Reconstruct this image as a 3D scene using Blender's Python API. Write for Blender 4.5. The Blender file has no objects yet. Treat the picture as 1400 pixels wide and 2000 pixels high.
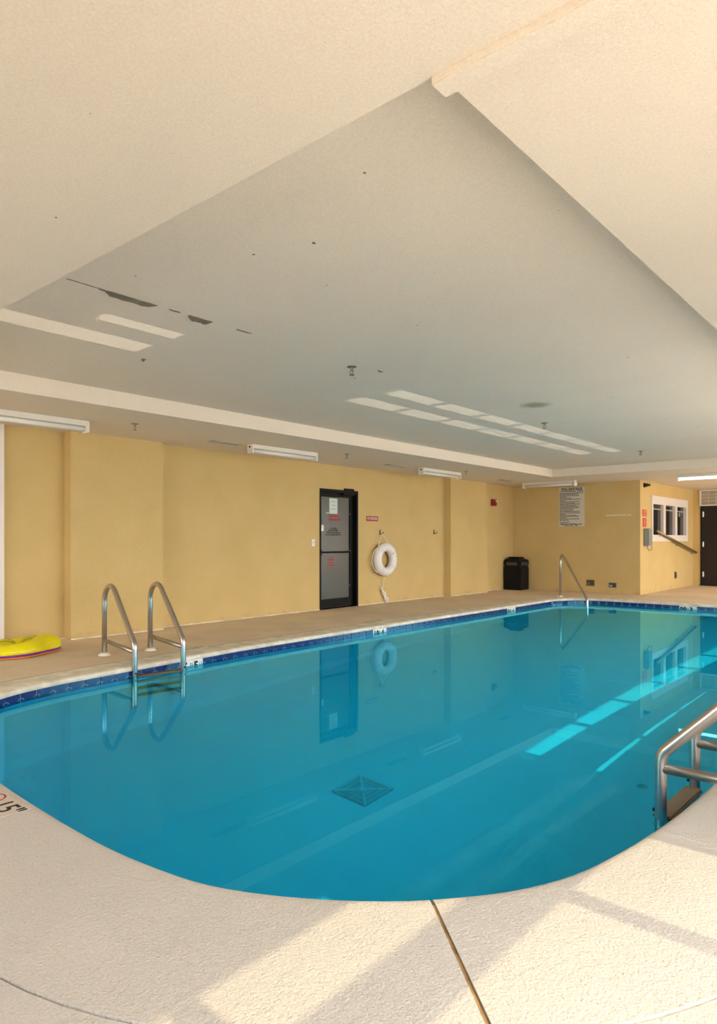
import bpy, bmesh, math, random
from mathutils import Vector, Matrix
random.seed(7)
sc = bpy.context.scene
COL = sc.collection

# ------------------------------------------------------------------ camera
CAM_H = 1.2
cam_d = bpy.data.cameras.new('camera')
cam = bpy.data.objects.new('camera', cam_d); COL.objects.link(cam)
cam.location = (0, 0, CAM_H)
cam.rotation_euler = (math.radians(90), 0, math.radians(40.82))
cam_d.sensor_fit = 'VERTICAL'; cam_d.sensor_height = 36.0
cam_d.lens = 1325 / 2000 * 36.0
cam_d.shift_y = 54 / 2000
cam_d.clip_start = 0.02; cam_d.clip_end = 300
sc.camera = cam

# ------------------------------------------------------------------ world, sun, exposure
world = bpy.data.worlds.new('sky'); sc.world = world
world.use_nodes = True
bg = world.node_tree.nodes['Background']
bg.inputs[0].default_value = (1.0, 0.985, 1.01, 1)
bg.inputs[1].default_value = 9.0
SUN_EL = math.radians(41.1)
sun_d = bpy.data.lights.new('sun', 'SUN'); sun_d.energy = 2.7; sun_d.angle = math.radians(0.45)
sun_d.color = (1.0, 0.80, 0.50)
sun_d.cycles.is_caustics_light = True
sun = bpy.data.objects.new('sun', sun_d); COL.objects.link(sun)
sun.location = (12, 6, 10)
sun.rotation_euler = (0, math.radians(90) - SUN_EL, 0)      # shines towards -x and down

vs = sc.view_settings
vs.view_transform = 'Standard'; vs.look = 'None'; vs.gamma = 1.0; vs.use_curve_mapping = False
vs.exposure = 0.40
cy = sc.cycles
cy.max_bounces = 7; cy.diffuse_bounces = 4; cy.glossy_bounces = 3; cy.transmission_bounces = 4
cy.transparent_max_bounces = 12; cy.volume_bounces = 0
cy.use_adaptive_sampling = True; cy.adaptive_threshold = .14; cy.adaptive_min_samples = 24
cy.use_denoising = True; cy.denoiser = 'OPENIMAGEDENOISE'
cy.sample_clamp_indirect = 4.0
cy.debug_use_spatial_splits = True
cy.caustics_reflective = False; cy.caustics_refractive = True; cy.blur_glossy = 1.0
cy.use_guiding = True; cy.use_surface_guiding = True; cy.use_volume_guiding = False

# ------------------------------------------------------------------ dimensions
XL = -8.056          # left wall
PIL = 0.16           # pilaster projection
H = 2.4985           # low ceiling
HT = 2.66            # tray ceiling
TX0, TX1, TY0, TY1 = -6.157, -1.067, 1.58, 13.28
YF = 15.15           # wall with the rules board
XP = -5.004          # wall with the telephone
YB = 19.23           # back wall
XR = 1.3             # glazed wall
YN = -3.0            # wall behind the camera
WZ = -0.10           # water level
LIP = 0.045

# ------------------------------------------------------------------ materials
MATS = {}
def nodes_of(name):
    m = bpy.data.materials.new(name); m.use_nodes = True
    nt = m.node_tree; b = nt.nodes['Principled BSDF']
    MATS[name] = m
    return m, nt, b
def plain(name, col, rough=0.5, metal=0.0, spec=0.5, bump=0, bscale=80, var=0.0):
    m, nt, b = nodes_of(name)
    b.inputs['Base Color'].default_value = (*col, 1)
    b.inputs['Roughness'].default_value = rough
    b.inputs['Metallic'].default_value = metal
    b.inputs['Specular IOR Level'].default_value = spec
    if bump or var:
        tc = nt.nodes.new('ShaderNodeNewGeometry')
        n = nt.nodes.new('ShaderNodeTexNoise'); n.inputs['Scale'].default_value = bscale; n.inputs['Detail'].default_value = 4
        nt.links.new(tc.outputs['Position'], n.inputs['Vector'])
        if bump:
            bp = nt.nodes.new('ShaderNodeBump'); bp.inputs['Strength'].default_value = bump; bp.inputs['Distance'].default_value = 0.01
            nt.links.new(n.outputs['Fac'], bp.inputs['Height']); nt.links.new(bp.outputs[0], b.inputs['Normal'])
        if var:
            n2 = nt.nodes.new('ShaderNodeTexNoise'); n2.inputs['Scale'].default_value = bscale * .08; n2.inputs['Detail'].default_value = 6
            nt.links.new(tc.outputs['Position'], n2.inputs['Vector'])
            mr = nt.nodes.new('ShaderNodeMapRange'); mr.inputs[1].default_value = .3; mr.inputs[2].default_value = .7
            mr.inputs[3].default_value = 1 - var; mr.inputs[4].default_value = 1 + var * .4
            nt.links.new(n2.outputs['Fac'], mr.inputs[0])
            mx = nt.nodes.new('ShaderNodeMix'); mx.data_type = 'RGBA'; mx.blend_type = 'MULTIPLY'; mx.inputs[0].default_value = 1
            mx.inputs[6].default_value = (*col, 1)
            nt.links.new(mr.outputs[0], mx.inputs[7]); nt.links.new(mx.outputs[2], b.inputs['Base Color'])
    return m

def N(nt, t, **kw):
    n = nt.nodes.new(t)
    for k, v in kw.items(): setattr(n, k, v)
    return n
def L(nt, a, b): nt.links.new(a, b)
def math_n(nt, op, a, b=None, clamp=False):
    n = N(nt, 'ShaderNodeMath', operation=op, use_clamp=clamp)
    for i, v in enumerate((a, b)):
        if v is None: continue
        if isinstance(v, (int, float)): n.inputs[i].default_value = v
        else: L(nt, v, n.inputs[i])
    return n.outputs[0]
def mixc(nt, fac, a, b, mode='MIX'):
    n = N(nt, 'ShaderNodeMix', data_type='RGBA', blend_type=mode)
    for i, v in ((0, fac), (6, a), (7, b)):
        if isinstance(v, (int, float)): n.inputs[i].default_value = v
        elif isinstance(v, tuple): n.inputs[i].default_value = (*v, 1)
        else: L(nt, v, n.inputs[i])
    return n.outputs[2]
def noise(nt, vec, scale, detail=4, rough=.55):
    n = N(nt, 'ShaderNodeTexNoise'); n.inputs['Scale'].default_value = scale; n.inputs['Detail'].default_value = detail; n.inputs['Roughness'].default_value = rough
    L(nt, vec, n.inputs['Vector']); return n.outputs['Fac']
def ramp(nt, v, lo, hi, a=0., b=1.):
    n = N(nt, 'ShaderNodeMapRange'); n.inputs[1].default_value = lo; n.inputs[2].default_value = hi; n.inputs[3].default_value = a; n.inputs[4].default_value = b
    L(nt, v, n.inputs[0]); return n.outputs[0]
def bump(nt, b, h, strength, dist):
    n = N(nt, 'ShaderNodeBump'); n.inputs['Strength'].default_value = strength; n.inputs['Distance'].default_value = dist
    L(nt, h, n.inputs['Height']); L(nt, n.outputs[0], b.inputs['Normal'])

# ceiling: rolled texture, a damp ring stain and scattered mildew specks
def grain(nt, pos, col, scale, amt):
    return mixc(nt, 1.0, col, mixc(nt, ramp(nt, noise(nt, pos, scale, 2, .6), .3, .7), (1 - amt,) * 3, (1 + amt * .5,) * 3), 'MULTIPLY')
def ceiling_mat():
    m, nt, b = nodes_of('ceiling_paint')
    pos = N(nt, 'ShaderNodeNewGeometry').outputs['Position']
    big = noise(nt, pos, .9, 4)
    col = mixc(nt, ramp(nt, big, .3, .7), (.84, .735, .605), (.87, .765, .63))
    d = N(nt, 'ShaderNodeVectorMath', operation='DISTANCE'); L(nt, pos, d.inputs[0]); d.inputs[1].default_value = (-3.36, 6.82, HT)
    wob = math_n(nt, 'ADD', d.outputs['Value'], math_n(nt, 'MULTIPLY', math_n(nt, 'SUBTRACT', noise(nt, pos, 14), .5), .12))
    st = ramp(nt, wob, .20, .07)
    col = mixc(nt, math_n(nt, 'MULTIPLY', st, .75, True), col, (.30, .26, .13))
    vo = N(nt, 'ShaderNodeTexVoronoi', voronoi_dimensions='2D'); vo.inputs['Scale'].default_value = 1.25; L(nt, pos, vo.inputs['Vector'])
    cs = N(nt, 'ShaderNodeSeparateColor'); L(nt, vo.outputs['Color'], cs.inputs[0])
    sp = math_n(nt, 'LESS_THAN', vo.outputs['Distance'], math_n(nt, 'MULTIPLY', math_n(nt, 'MULTIPLY', cs.outputs[0], cs.outputs[1]), .018))
    col = mixc(nt, math_n(nt, 'MULTIPLY', sp, .85), col, (.10, .085, .05))
    col = grain(nt, pos, col, 110, .07)
    L(nt, col, b.inputs['Base Color']); b.inputs['Roughness'].default_value = .9; b.inputs['Specular IOR Level'].default_value = .2
    h = math_n(nt, 'ADD', noise(nt, pos, 95, 3), math_n(nt, 'MULTIPLY', noise(nt, pos, 300, 2), .5))
    bump(nt, b, h, .35, .006)
    return m
def wall_mat(name, c1, c2):
    m, nt, b = nodes_of(name)
    pos = N(nt, 'ShaderNodeNewGeometry').outputs['Position']
    col = mixc(nt, ramp(nt, noise(nt, pos, 1.6, 5), .3, .7), c1, c2)
    # rust coloured scuffs low down, broken up
    sx = N(nt, 'ShaderNodeSeparateXYZ'); L(nt, pos, sx.inputs[0])
    low = ramp(nt, sx.outputs['Z'], .10, .0)
    dirt = math_n(nt, 'MULTIPLY', math_n(nt, 'MULTIPLY', low, ramp(nt, noise(nt, pos, 7, 5), .5, .75)), .5, True)
    col = mixc(nt, dirt, col, (.28, .17, .08))
    col = grain(nt, pos, col, 90, .08)
    L(nt, col, b.inputs['Base Color']); b.inputs['Roughness'].default_value = .85; b.inputs['Specular IOR Level'].default_value = .25
    h = math_n(nt, 'ADD', noise(nt, pos, 70, 3), math_n(nt, 'MULTIPLY', noise(nt, pos, 220, 2), .5))
    bump(nt, b, h, .4, .006)
    return m
def deck_mat(name, c_pale, c_tan, split):
    m, nt, b = nodes_of(name)
    pos = N(nt, 'ShaderNodeNewGeometry').outputs['Position']
    sx = N(nt, 'ShaderNodeSeparateXYZ'); L(nt, pos, sx.inputs[0])
    pale = mixc(nt, ramp(nt, noise(nt, pos, 2.2, 6), .3, .7), tuple(c * .93 for c in c_pale), c_pale)
    tan = mixc(nt, ramp(nt, noise(nt, pos, 1.1, 6, .65), .35, .7), tuple(c * .8 for c in c_tan), c_tan)
    if split:
        fac = math_n(nt, 'MAXIMUM', math_n(nt, 'MULTIPLY', ramp(nt, sx.outputs['Y'], 1.4, 2.2), ramp(nt, sx.outputs['X'], -4.0, -5.0)), ramp(nt, sx.outputs['Y'], 8.0, 10.0))
        col = mixc(nt, fac, pale, tan)
    else: col = pale
    col = grain(nt, pos, col, 120, .10)
    L(nt, col, b.inputs['Base Color']); b.inputs['Roughness'].default_value = .8; b.inputs['Specular IOR Level'].default_value = .3
    h = math_n(nt, 'ADD', noise(nt, pos, 95, 3, .6), math_n(nt, 'MULTIPLY', noise(nt, pos, 35, 2), .8))
    bump(nt, b, h, .65, .007)
    return m
def coping_mat():
    m, nt, b = nodes_of('coping_white')
    pos = N(nt, 'ShaderNodeNewGeometry').outputs['Position']
    col = mixc(nt, ramp(nt, noise(nt, pos, 5, 6, .65), .4, .65), (.60, .55, .44), (.88, .82, .69))
    L(nt, col, b.inputs['Base Color']); b.inputs['Roughness'].default_value = .7
    bump(nt, b, noise(nt, pos, 60, 3), .3, .005)
    return m
def tile_mat():
    m, nt, b = nodes_of('cobalt_glaze')
    tc = N(nt, 'ShaderNodeTexCoord').outputs['Object']
    sx = N(nt, 'ShaderNodeSeparateXYZ'); L(nt, tc, sx.inputs[0])
    col = mixc(nt, ramp(nt, noise(nt, tc, 45, 3), .35, .7), (.006, .014, .10), (.016, .036, .20))
    # printed ornament: pale corner arcs and two pale dabs low on each tile
    ax = math_n(nt, 'ABSOLUTE', sx.outputs['X'])
    dx = math_n(nt, 'SUBTRACT', ax, .075); dz = math_n(nt, 'SUBTRACT', sx.outputs['Z'], .075)
    rr = math_n(nt, 'SQRT', math_n(nt, 'ADD', math_n(nt, 'MULTIPLY', dx, dx), math_n(nt, 'MULTIPLY', dz, dz)))
    arc = math_n(nt, 'LESS_THAN', math_n(nt, 'ABSOLUTE', math_n(nt, 'SUBTRACT', rr, .034)), .004)
    ex = math_n(nt, 'SUBTRACT', ax, .017); ez = math_n(nt, 'SUBTRACT', sx.outputs['Z'], .032)
    rb = math_n(nt, 'SQRT', math_n(nt, 'ADD', math_n(nt, 'MULTIPLY', ex, ex), math_n(nt, 'MULTIPLY', math_n(nt, 'MULTIPLY', ez, ez), 3)))
    dab = math_n(nt, 'LESS_THAN', rb, .010)
    col = mixc(nt, math_n(nt, 'MULTIPLY', math_n(nt, 'MAXIMUM', arc, dab), .5), col, (.30, .38, .62))
    L(nt, col, b.inputs['Base Color']); b.inputs['Roughness'].default_value = .18
    return m
def plaster_mat():
    m, nt, b = nodes_of('pool_plaster')
    pos = N(nt, 'ShaderNodeNewGeometry').outputs['Position']
    col = mixc(nt, ramp(nt, noise(nt, pos, 1.3, 5), .3, .7), (.08, .71, .98), (.10, .76, .99))
    L(nt, col, b.inputs['Base Color']); b.inputs['Roughness'].default_value = .8
    return m
def water_mat():
    m, nt, b = nodes_of('pool_water'); nt.nodes.remove(b)
    g = N(nt, 'ShaderNodeBsdfGlass'); g.inputs['IOR'].default_value = 1.333; g.inputs['Roughness'].default_value = 0
    g.inputs['Color'].default_value = (.25, .87, 1.0, 1)
    L(nt, g.outputs[0], nt.nodes['Material Output'].inputs['Surface'])
    return m
def thin_glass(name, tint=(1, 1, 1), refl=.08):
    m, nt, b = nodes_of(name); nt.nodes.remove(b)
    out = nt.nodes['Material Output']
    t = N(nt, 'ShaderNodeBsdfTransparent'); t.inputs[0].default_value = (*tint, 1)
    g = N(nt, 'ShaderNodeBsdfGlossy'); g.inputs['Roughness'].default_value = .02
    mx = N(nt, 'ShaderNodeMixShader'); mx.inputs[0].default_value = refl
    L(nt, t.outputs[0], mx.inputs[1]); L(nt, g.outputs[0], mx.inputs[2]); L(nt, mx.outputs[0], out.inputs['Surface'])
    return m
def emit_mat(name, col, s):
    m, nt, b = nodes_of(name)
    b.inputs['Base Color'].default_value = (*col, 1); b.inputs['Emission Color'].default_value = (*col, 1); b.inputs['Emission Strength'].default_value = s
    return m

ceiling_mat()
wall_mat('wall_yellow', (.62, .45, .185), (.675, .49, .215))
wall_mat('wall_plain', (.62, .52, .36), (.66, .55, .38))
deck_mat('deck_concrete', (.54, .505, .46), (.84, .69, .50), True)
deck_mat('deck_pale', (.54, .505, .46), (.6, .5, .3), False)
coping_mat(); tile_mat(); plaster_mat(); water_mat()
thin_glass('window_glass', (.97, .98, .97), .05)
plain('grout', (.62, .68, .70), .8)
plain('joint_fill', (.09, .062, .035), .95, bump=.4, bscale=120)
plain('sealant', (.42, .27, .12), .8, var=.5, bscale=200)
plain('caulk', (.78, .66, .48), .8, var=.35, bscale=60)
plain('steel', (.54, .51, .49), .30, 1.0)
plain('steel_dull', (.44, .41, .37), .38, 1.0)
plain('flange_white', (.80, .76, .68), .4)
plain('tread_brown', (.13, .10, .06), .6)
plain('black_frame', (.004, .0035, .0035), .5, spec=.15)
plain('door_glass', (.10, .095, .078), .25, spec=.3)
plain('dark_glass', (.025, .022, .02), .06, spec=.6)
plain('reveal_dark', (.05, .045, .04), .7)
plain('paper', (.62, .72, .66), .7)
plain('white_plastic', (.85, .80, .80), .45)
plain('white_paint', (.80, .73, .68), .5)
plain('fixture_white', (.80, .75, .66), .5)
plain('red_sign', (.36, .02, .025), .5)
plain('red_bright', (.62, .03, .02), .45)
plain('red_ink', (.36, .03, .03), .6)
plain('black_ink', (.012, .011, .010), .6)
plain('white_ink', (.88, .80, .80), .6)
plain('grey_ink', (.35, .36, .33), .7)
plain('board_white', (.66, .62, .52), .6)
plain('marker_white', (.80, .82, .80), .25)
plain('deck_marker', (.52, .46, .40), .5)
plain('buoy_white', (.84, .79, .76), .55)
plain('rope_cream', (.80, .72, .56), .8)
plain('rope_white', (.86, .80, .76), .8)
plain('iron_dark', (.10, .11, .08), .5, .6)
plain('bin_black', (.006, .0055, .0055), .55, spec=.2, bump=.15, bscale=200)
plain('float_yellow', (.80, .70, .003), .32)
plain('float_crease', (.42, .36, .01), .5)
plain('float_purple', (.16, .015, .30), .35)
plain('float_orange', (.80, .24, .01), .35)
plain('phone_grey', (.24, .26, .235), .5)
plain('phone_label', (.62, .60, .62), .5)
plain('cable_dark', (.09, .09, .07), .6)
plain('bronze_rail', (.30, .22, .12), .35, .8)
plain('box_dark', (.06, .07, .04), .6)
plain('door_brown', (.022, .016, .013), .55, spec=.25)
plain('transom_glass', (.40, .34, .27), .3, bump=.1, bscale=40)
plain('vent_grey', (.42, .38, .31), .6)
plain('peel_dark', (.21, .18, .13), .95, var=.3, bscale=120)
plain('sprinkler_metal', (.30, .27, .20), .45, .7)
plain('grate', (.05, .46, .62), .6)
plain('grate_rib', (.07, .66, .86), .6)
plain('tape', (.80, .72, .55), .7)
plain('outside_paving', (.62, .58, .52), .9, bump=.2, bscale=30)
plain('frame_alu', (.72, .68, .62), .4)
emit_mat('lamp_on', (1.0, .95, .86), 3.2)
plain('tube_off', (.84, .81, .75), .35)

# ------------------------------------------------------------------ mesh helpers
class MB:
    def __init__(s): s.v = []; s.f = []
    def add(s, vs, fs):
        o = len(s.v); s.v += [tuple(v) for v in vs]; s.f += [tuple(i + o for i in f) for f in fs]; return s
    def box(s, x0, x1, y0, y1, z0, z1):
        return s.add([(x0,y0,z0),(x1,y0,z0),(x1,y1,z0),(x0,y1,z0),(x0,y0,z1),(x1,y0,z1),(x1,y1,z1),(x0,y1,z1)],
                     [(0,3,2,1),(4,5,6,7),(0,1,5,4),(1,2,6,5),(2,3,7,6),(3,0,4,7)])
    def cyl(s, a, b, r, n=12, r2=None):
        return s.tube([a, b], r, n, r2=r2)
    def tube(s, pts, r, n=10, r2=None, closed=False):
        pts = [Vector(p) for p in pts]; m = len(pts); o = len(s.v); up = None
        for i, p in enumerate(pts):
            if closed: t = pts[(i+1) % m] - pts[i-1]
            else: t = pts[min(i+1, m-1)] - pts[max(i-1, 0)]
            t.normalize()
            if up is None:
                up = t.orthogonal().normalized()
            else:
                up = (up - t * up.dot(t)).normalized()
            w = t.cross(up)
            rr = r if r2 is None else r + (r2 - r) * i / (m - 1)
            for k in range(n):
                a = 2 * math.pi * k / n
                s.v.append(tuple(p + up * (math.cos(a) * rr) + w * (math.sin(a) * rr)))
        for i in range(m if closed else m - 1):
            for k in range(n):
                a = o + i*n + k; b = o + i*n + (k+1) % n; c = o + ((i+1) % m)*n + (k+1) % n; d = o + ((i+1) % m)*n + k
                s.f.append((a, b, c, d))
        if not closed:
            s.f.append(tuple(o + k for k in reversed(range(n)))); s.f.append(tuple(o + (m-1)*n + k for k in range(n)))
        return s
    def lathe(s, prof, c=(0,0,0), n=24, axis='z'):
        o = len(s.v)
        for (r, z) in prof:
            for k in range(n):
                a = 2*math.pi*k/n; x, y = r*math.cos(a), r*math.sin(a)
                if axis == 'z': s.v.append((c[0]+x, c[1]+y, c[2]+z))
                elif axis == 'x': s.v.append((c[0]+z, c[1]+x, c[2]+y))
                else: s.v.append((c[0]+x, c[1]+z, c[2]+y))
        for i in range(len(prof)-1):
            for k in range(n):
                s.f.append((o+i*n+k, o+i*n+(k+1)%n, o+(i+1)*n+(k+1)%n, o+(i+1)*n+k))
        return s
    def build(s, name, mat, parent=None, smooth=False, bevel=0, fix=True):
        me = bpy.data.meshes.new(name); me.from_pydata(s.v, [], s.f); me.update()
        if fix or bevel:
            bm = bmesh.new(); bm.from_mesh(me)
            if bevel:
                bmesh.ops.remove_doubles(bm, verts=bm.verts, dist=1e-6)
                bmesh.ops.bevel(bm, geom=[e for e in bm.edges if len(e.link_faces) == 2 and e.calc_face_angle(0) > .5], offset=bevel, segments=2, affect='EDGES', clamp_overlap=True)
            bmesh.ops.recalc_face_normals(bm, faces=bm.faces); bm.to_mesh(me); bm.free()
        if smooth:
            me.polygons.foreach_set('use_smooth', [True] * len(me.polygons))
        me.materials.append(MATS[mat])
        o = bpy.data.objects.new(name, me); COL.objects.link(o)
        if parent: o.parent = parent
        return o

def smooth_angle(o, deg=35):
    me = o.data
    me.polygons.foreach_set('use_smooth', [True] * len(me.polygons))
    bm = bmesh.new(); bm.from_mesh(me)
    for e in bm.edges: e.smooth = not (len(e.link_faces) == 2 and e.calc_face_angle(0) > math.radians(deg))
    bm.to_mesh(me); bm.free()

def fillet(pts, r, n=6):
    """round the inner corners of a polyline"""
    P = [Vector(p) for p in pts]; out = [P[0]]
    rs = r if isinstance(r, (list, tuple)) else [r] * (len(P) - 2)
    for i in range(1, len(P) - 1):
        a, b, c = P[i-1], P[i], P[i+1]
        u = (a - b).normalized(); v = (c - b).normalized()
        ang = u.angle(v); d = min(rs[i-1] / math.tan(ang / 2), (a-b).length * .49, (c-b).length * .49)
        rr = d * math.tan(ang / 2)
        cen = b + (u + v).normalized() * (rr / math.sin(ang / 2))
        s0 = b + u * d - cen; s1 = b + v * d - cen
        tot = s0.angle(s1); ax = s0.cross(s1).normalized()
        for k in range(n + 1):
            out.append(cen + Matrix.Rotation(tot * k / n, 3, ax) @ s0)
    out.append(P[-1])
    return out

def tag(o, label=None, cat=None, group=None, kind=None):
    if label: o['label'] = label
    if cat: o['category'] = cat
    if group: o['group'] = group
    if kind: o['kind'] = kind
    return o
def thing(name, loc, label, cat, group=None, kind=None):
    e = bpy.data.objects.new(name, None); COL.objects.link(e); e.location = loc; e.empty_display_size = .1
    return tag(e, label, cat, group, kind)
def struct(o, label=None):
    o['kind'] = 'structure'
    if label: o['label'] = label
    return o
def at_world(o, parent):
    """parent without moving (parents are never rotated)"""
    o.parent = parent; o.matrix_parent_inverse = Matrix.Translation(parent.location).inverted()
    return o

def text(name, body, size, mat, org, right, up, parent=None, align='CENTER', thick=.0008, width=None, bold=0.0):
    c = bpy.data.curves.new(name, 'FONT'); c.body = body; c.size = size; c.align_x = align; c.align_y = 'CENTER'
    c.extrude = thick; c.offset = bold; c.resolution_u = 3
    t = bpy.data.objects.new(name + '_curve', c); COL.objects.link(t)
    bpy.context.view_layer.update()
    dg = bpy.context.evaluated_depsgraph_get()
    me = bpy.data.meshes.new_from_object(t.evaluated_get(dg)); bpy.data.objects.remove(t); bpy.data.curves.remove(c)
    me.name = name; me.materials.clear(); me.materials.append(MATS[mat])
    if width:
        xs = [v.co.x for v in me.vertices]; w = max(xs) - min(xs)
        for v in me.vertices: v.co.x *= width / w
    r = Vector(right).normalized(); u = Vector(up).normalized(); n = r.cross(u)
    M = Matrix((r, u, n)).transposed().to_4x4(); M.translation = Vector(org)
    me.transform(M)
    o = bpy.data.objects.new(name, me); COL.objects.link(o)
    if parent: at_world(o, parent)
    return o

def word_lines(name, mat, org, right, up, lines, w, pitch, h, parent, align='left', thick=.0008, seed=1):
    """rows of small word-length strokes: print too small to read"""
    rnd = random.Random(seed); mb = MB()
    r = Vector(right).normalized(); u = Vector(up).normalized(); n = r.cross(u)
    for i, frac in enumerate(lines):
        y = -i * pitch; L_ = w * frac; x = 0 if align == 'left' else -L_ / 2; end = x + L_
        while x < end:
            ww = min(rnd.uniform(1.0, 3.2) * h * 1.3, end - x)
            p = [Vector(org) + r*a + u*(y + b) + n*c for c in (0, thick) for a, b in ((x, -h/2), (x+ww, -h/2), (x+ww, h/2), (x, h/2))]
            mb.add(p, [(0,3,2,1),(4,5,6,7),(0,1,5,4),(1,2,6,5),(2,3,7,6),(3,0,4,7)])
            x += ww + h * .55
    o = mb.build(name, mat)
    if parent: at_world(o, parent)
    return o

# ------------------------------------------------------------------ pool outline (tile face), clockwise from far left
ctrl = [(-5.985,11.2),(-5.99,9.5),(-5.985,8.0),(-5.98,6.5),(-5.962,5.1),(-5.915,4.4),(-5.855,3.7),(-5.80,3.15),(-5.74,2.65),(-5.60,2.22),
        (-5.32,1.83),(-4.88,1.56),(-4.25,1.42),(-3.52,1.37),(-2.93,1.352),(-2.5,1.356),(-2.19,1.388),(-1.949,1.438),(-1.74,1.53),
        (-1.556,1.645),(-1.41,1.758),(-1.29,1.875),(-1.118,2.095),(-1.003,2.336),(-.94,2.60),(-.89,2.95),(-.862,3.3),(-.846,3.7),(-.835,4.5),
        (-.83,6.0),(-.83,8.0),(-.83,10.0),(-.83,11.6)]
for (cx, cy_, a0) in ((-1.68, 12.78, 0), (-5.135, 12.78, 90)):
    for k in range(7):
        a = math.radians(a0 + 15 * k); ctrl.append((cx + .85 * math.cos(a), cy_ + .85 * math.sin(a)))
    if a0 == 0: ctrl += [(-2.6, 13.64), (-3.4, 13.645), (-4.3, 13.64)]
def catmull(P, n=14):
    out = []; m = len(P)
    for i in range(m):
        p0, p1, p2, p3 = (Vector(P[(i+j) % m]) for j in (-1, 0, 1, 2))
        for k in range(n):
            t = k / n
            out.append(.5*((2*p1)+(p2-p0)*t+(2*p0-5*p1+4*p2-p3)*t*t+(3*p1-p0-3*p2+p3)*t**3))
    return out
dense = catmull([(x, y) for x, y in ctrl])
cum = [0]
for i in range(len(dense)): cum.append(cum[-1] + (dense[(i+1) % len(dense)] - dense[i]).length)
PER = cum[-1]
import bisect
def at_s(s):
    s %= PER; i = min(bisect.bisect_right(cum, s) - 1, len(dense) - 1)
    a, b = dense[i], dense[(i+1) % len(dense)]; t = (s - cum[i]) / max(cum[i+1] - cum[i], 1e-9)
    return a.lerp(b, t)
def frame_s(s):
    p = at_s(s); t = (at_s(s + .04) - at_s(s - .04)).normalized()
    return p, t, Vector((t.y, -t.x))             # point, tangent, normal; sign fixed below
_c = Vector((-3.4, 7.5))
SIGN = 1 if frame_s(1.0)[2].dot(at_s(1.0) - _c) > 0 else -1
def fr(s):
    p, t, n = frame_s(s); return p, t, n * SIGN      # n points out of the pool
NS = 420
OUT = [fr(PER * i / NS) for i in range(NS)]
def s_near(x, y):
    return min((PER * i / 3000 for i in range(3000)), key=lambda s: (at_s(s) - Vector((x, y))).length)

# ------------------------------------------------------------------ structure: deck
def ring_width(p):
    """apron is broad at the near end and along the glazed side, narrow coping along the far and left sides"""
    a = .31
    if p.x > -5.2 and p.y < 4: a = .65
    elif p.y < 2.3: a = .31 + .34 * min(1, max(0, (2.3 - p.y) / .7))
    if p.x > -1.5: a = .65 if p.y < 12.0 else .31 + .34 * max(0, (13.2 - p.y) / 1.2)
    return min(a, .65)
wid = [ring_width(p) for p, t, n in OUT]
for _ in range(12): wid = [(wid[i-1] + wid[i] + wid[(i+1) % NS]) / 3 for i in range(NS)]
JG = .007
def poly_with_hole(outer, inner, z, name, mat):
    bm = bmesh.new()
    es = []
    for loop in (outer, inner):
        vsx = [bm.verts.new((p[0], p[1], z)) for p in loop]
        es += [bm.edges.new((vsx[i], vsx[(i+1) % len(vsx)])) for i in range(len(vsx))]
    bmesh.ops.triangle_fill(bm, use_beauty=True, use_dissolve=False, edges=es)
    for f in bm.faces:
        if f.normal.z < 0: f.normal_flip()
    me = bpy.data.meshes.new(name); bm.to_mesh(me); bm.free(); me.materials.append(MATS[mat])
    o = bpy.data.objects.new(name, me); COL.objects.link(o); return o
outer_deck = [(XL - .3, YN - .3), (XR + .3, YN - .3), (XR + .3, YB + .3), (XL - .3, YB + .3)]
hole = [p + n * (w + JG) for (p, t, n), w in zip(OUT, wid)]
floor = struct(poly_with_hole(outer_deck, hole, 0, 'floor', 'deck_concrete'), 'textured tan concrete pool deck')
sub = poly_with_hole(outer_deck, [p + n * .03 for p, t, n in OUT], -.028, 'joint_bed', 'joint_fill'); sub.parent = floor

# coping ring cut into segments by radial joints
joints = sorted([s_near(-1.298, 1.868), s_near(-5.35, 1.86), s_near(-.83, 6.8), s_near(-.83, 11.4), s_near(-2.4, 13.64)])
def coping_profile(w, r=.018):
    return [(.012, -LIP), (-.012, -LIP), (-.020, -LIP*.65), (-.017, -LIP*.25), (-.006, -.004), (.010, 0), (.045, .001), (w*.5, .001), (w - .006, .0005), (w, -.008), (w, -.05)]
S_LEFT0, S_LEFT1 = s_near(-5.35, 1.86), s_near(-2.4, 13.64)
pool = thing('swimming_pool', (-3.4, 7.5, 0), 'long swimming pool with rounded corners and a cobalt waterline tile band', 'swimming pool')
for i, s0 in enumerate(joints):
    s1 = joints[(i+1) % len(joints)]
    if s1 <= s0: s1 += PER
    k = max(2, int((s1 - s0) / .07)); gap = .006
    mb = MB(); np_ = 11
    mids = at_s((s0 + s1) / 2)
    for j in range(k + 1):
        s = s0 + gap + (s1 - s0 - 2 * gap) * j / k
        p, t, n = fr(s)
        q = (s % PER) / PER * NS; a = int(q) % NS; w = wid[a] + (wid[(a+1) % NS] - wid[a]) * (q - int(q))
        for d, z in coping_profile(w): mb.v.append((p.x + n.x*d, p.y + n.y*d, z))
    for j in range(k):
        for c in range(np_ - 1):
            a = j*np_ + c; mb.f.append((a, a+1, a+np_+1, a+np_))
    mb.f.append(tuple(range(np_))); mb.f.append(tuple(k*np_ + c for c in reversed(range(np_))))
    pale = mids.x > -1.0 or mids.y < 2.0
    o = mb.build('coping_segment', 'deck_pale' if pale else 'coping_white'); smooth_angle(o, 50)
    at_world(o, pool)

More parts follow.
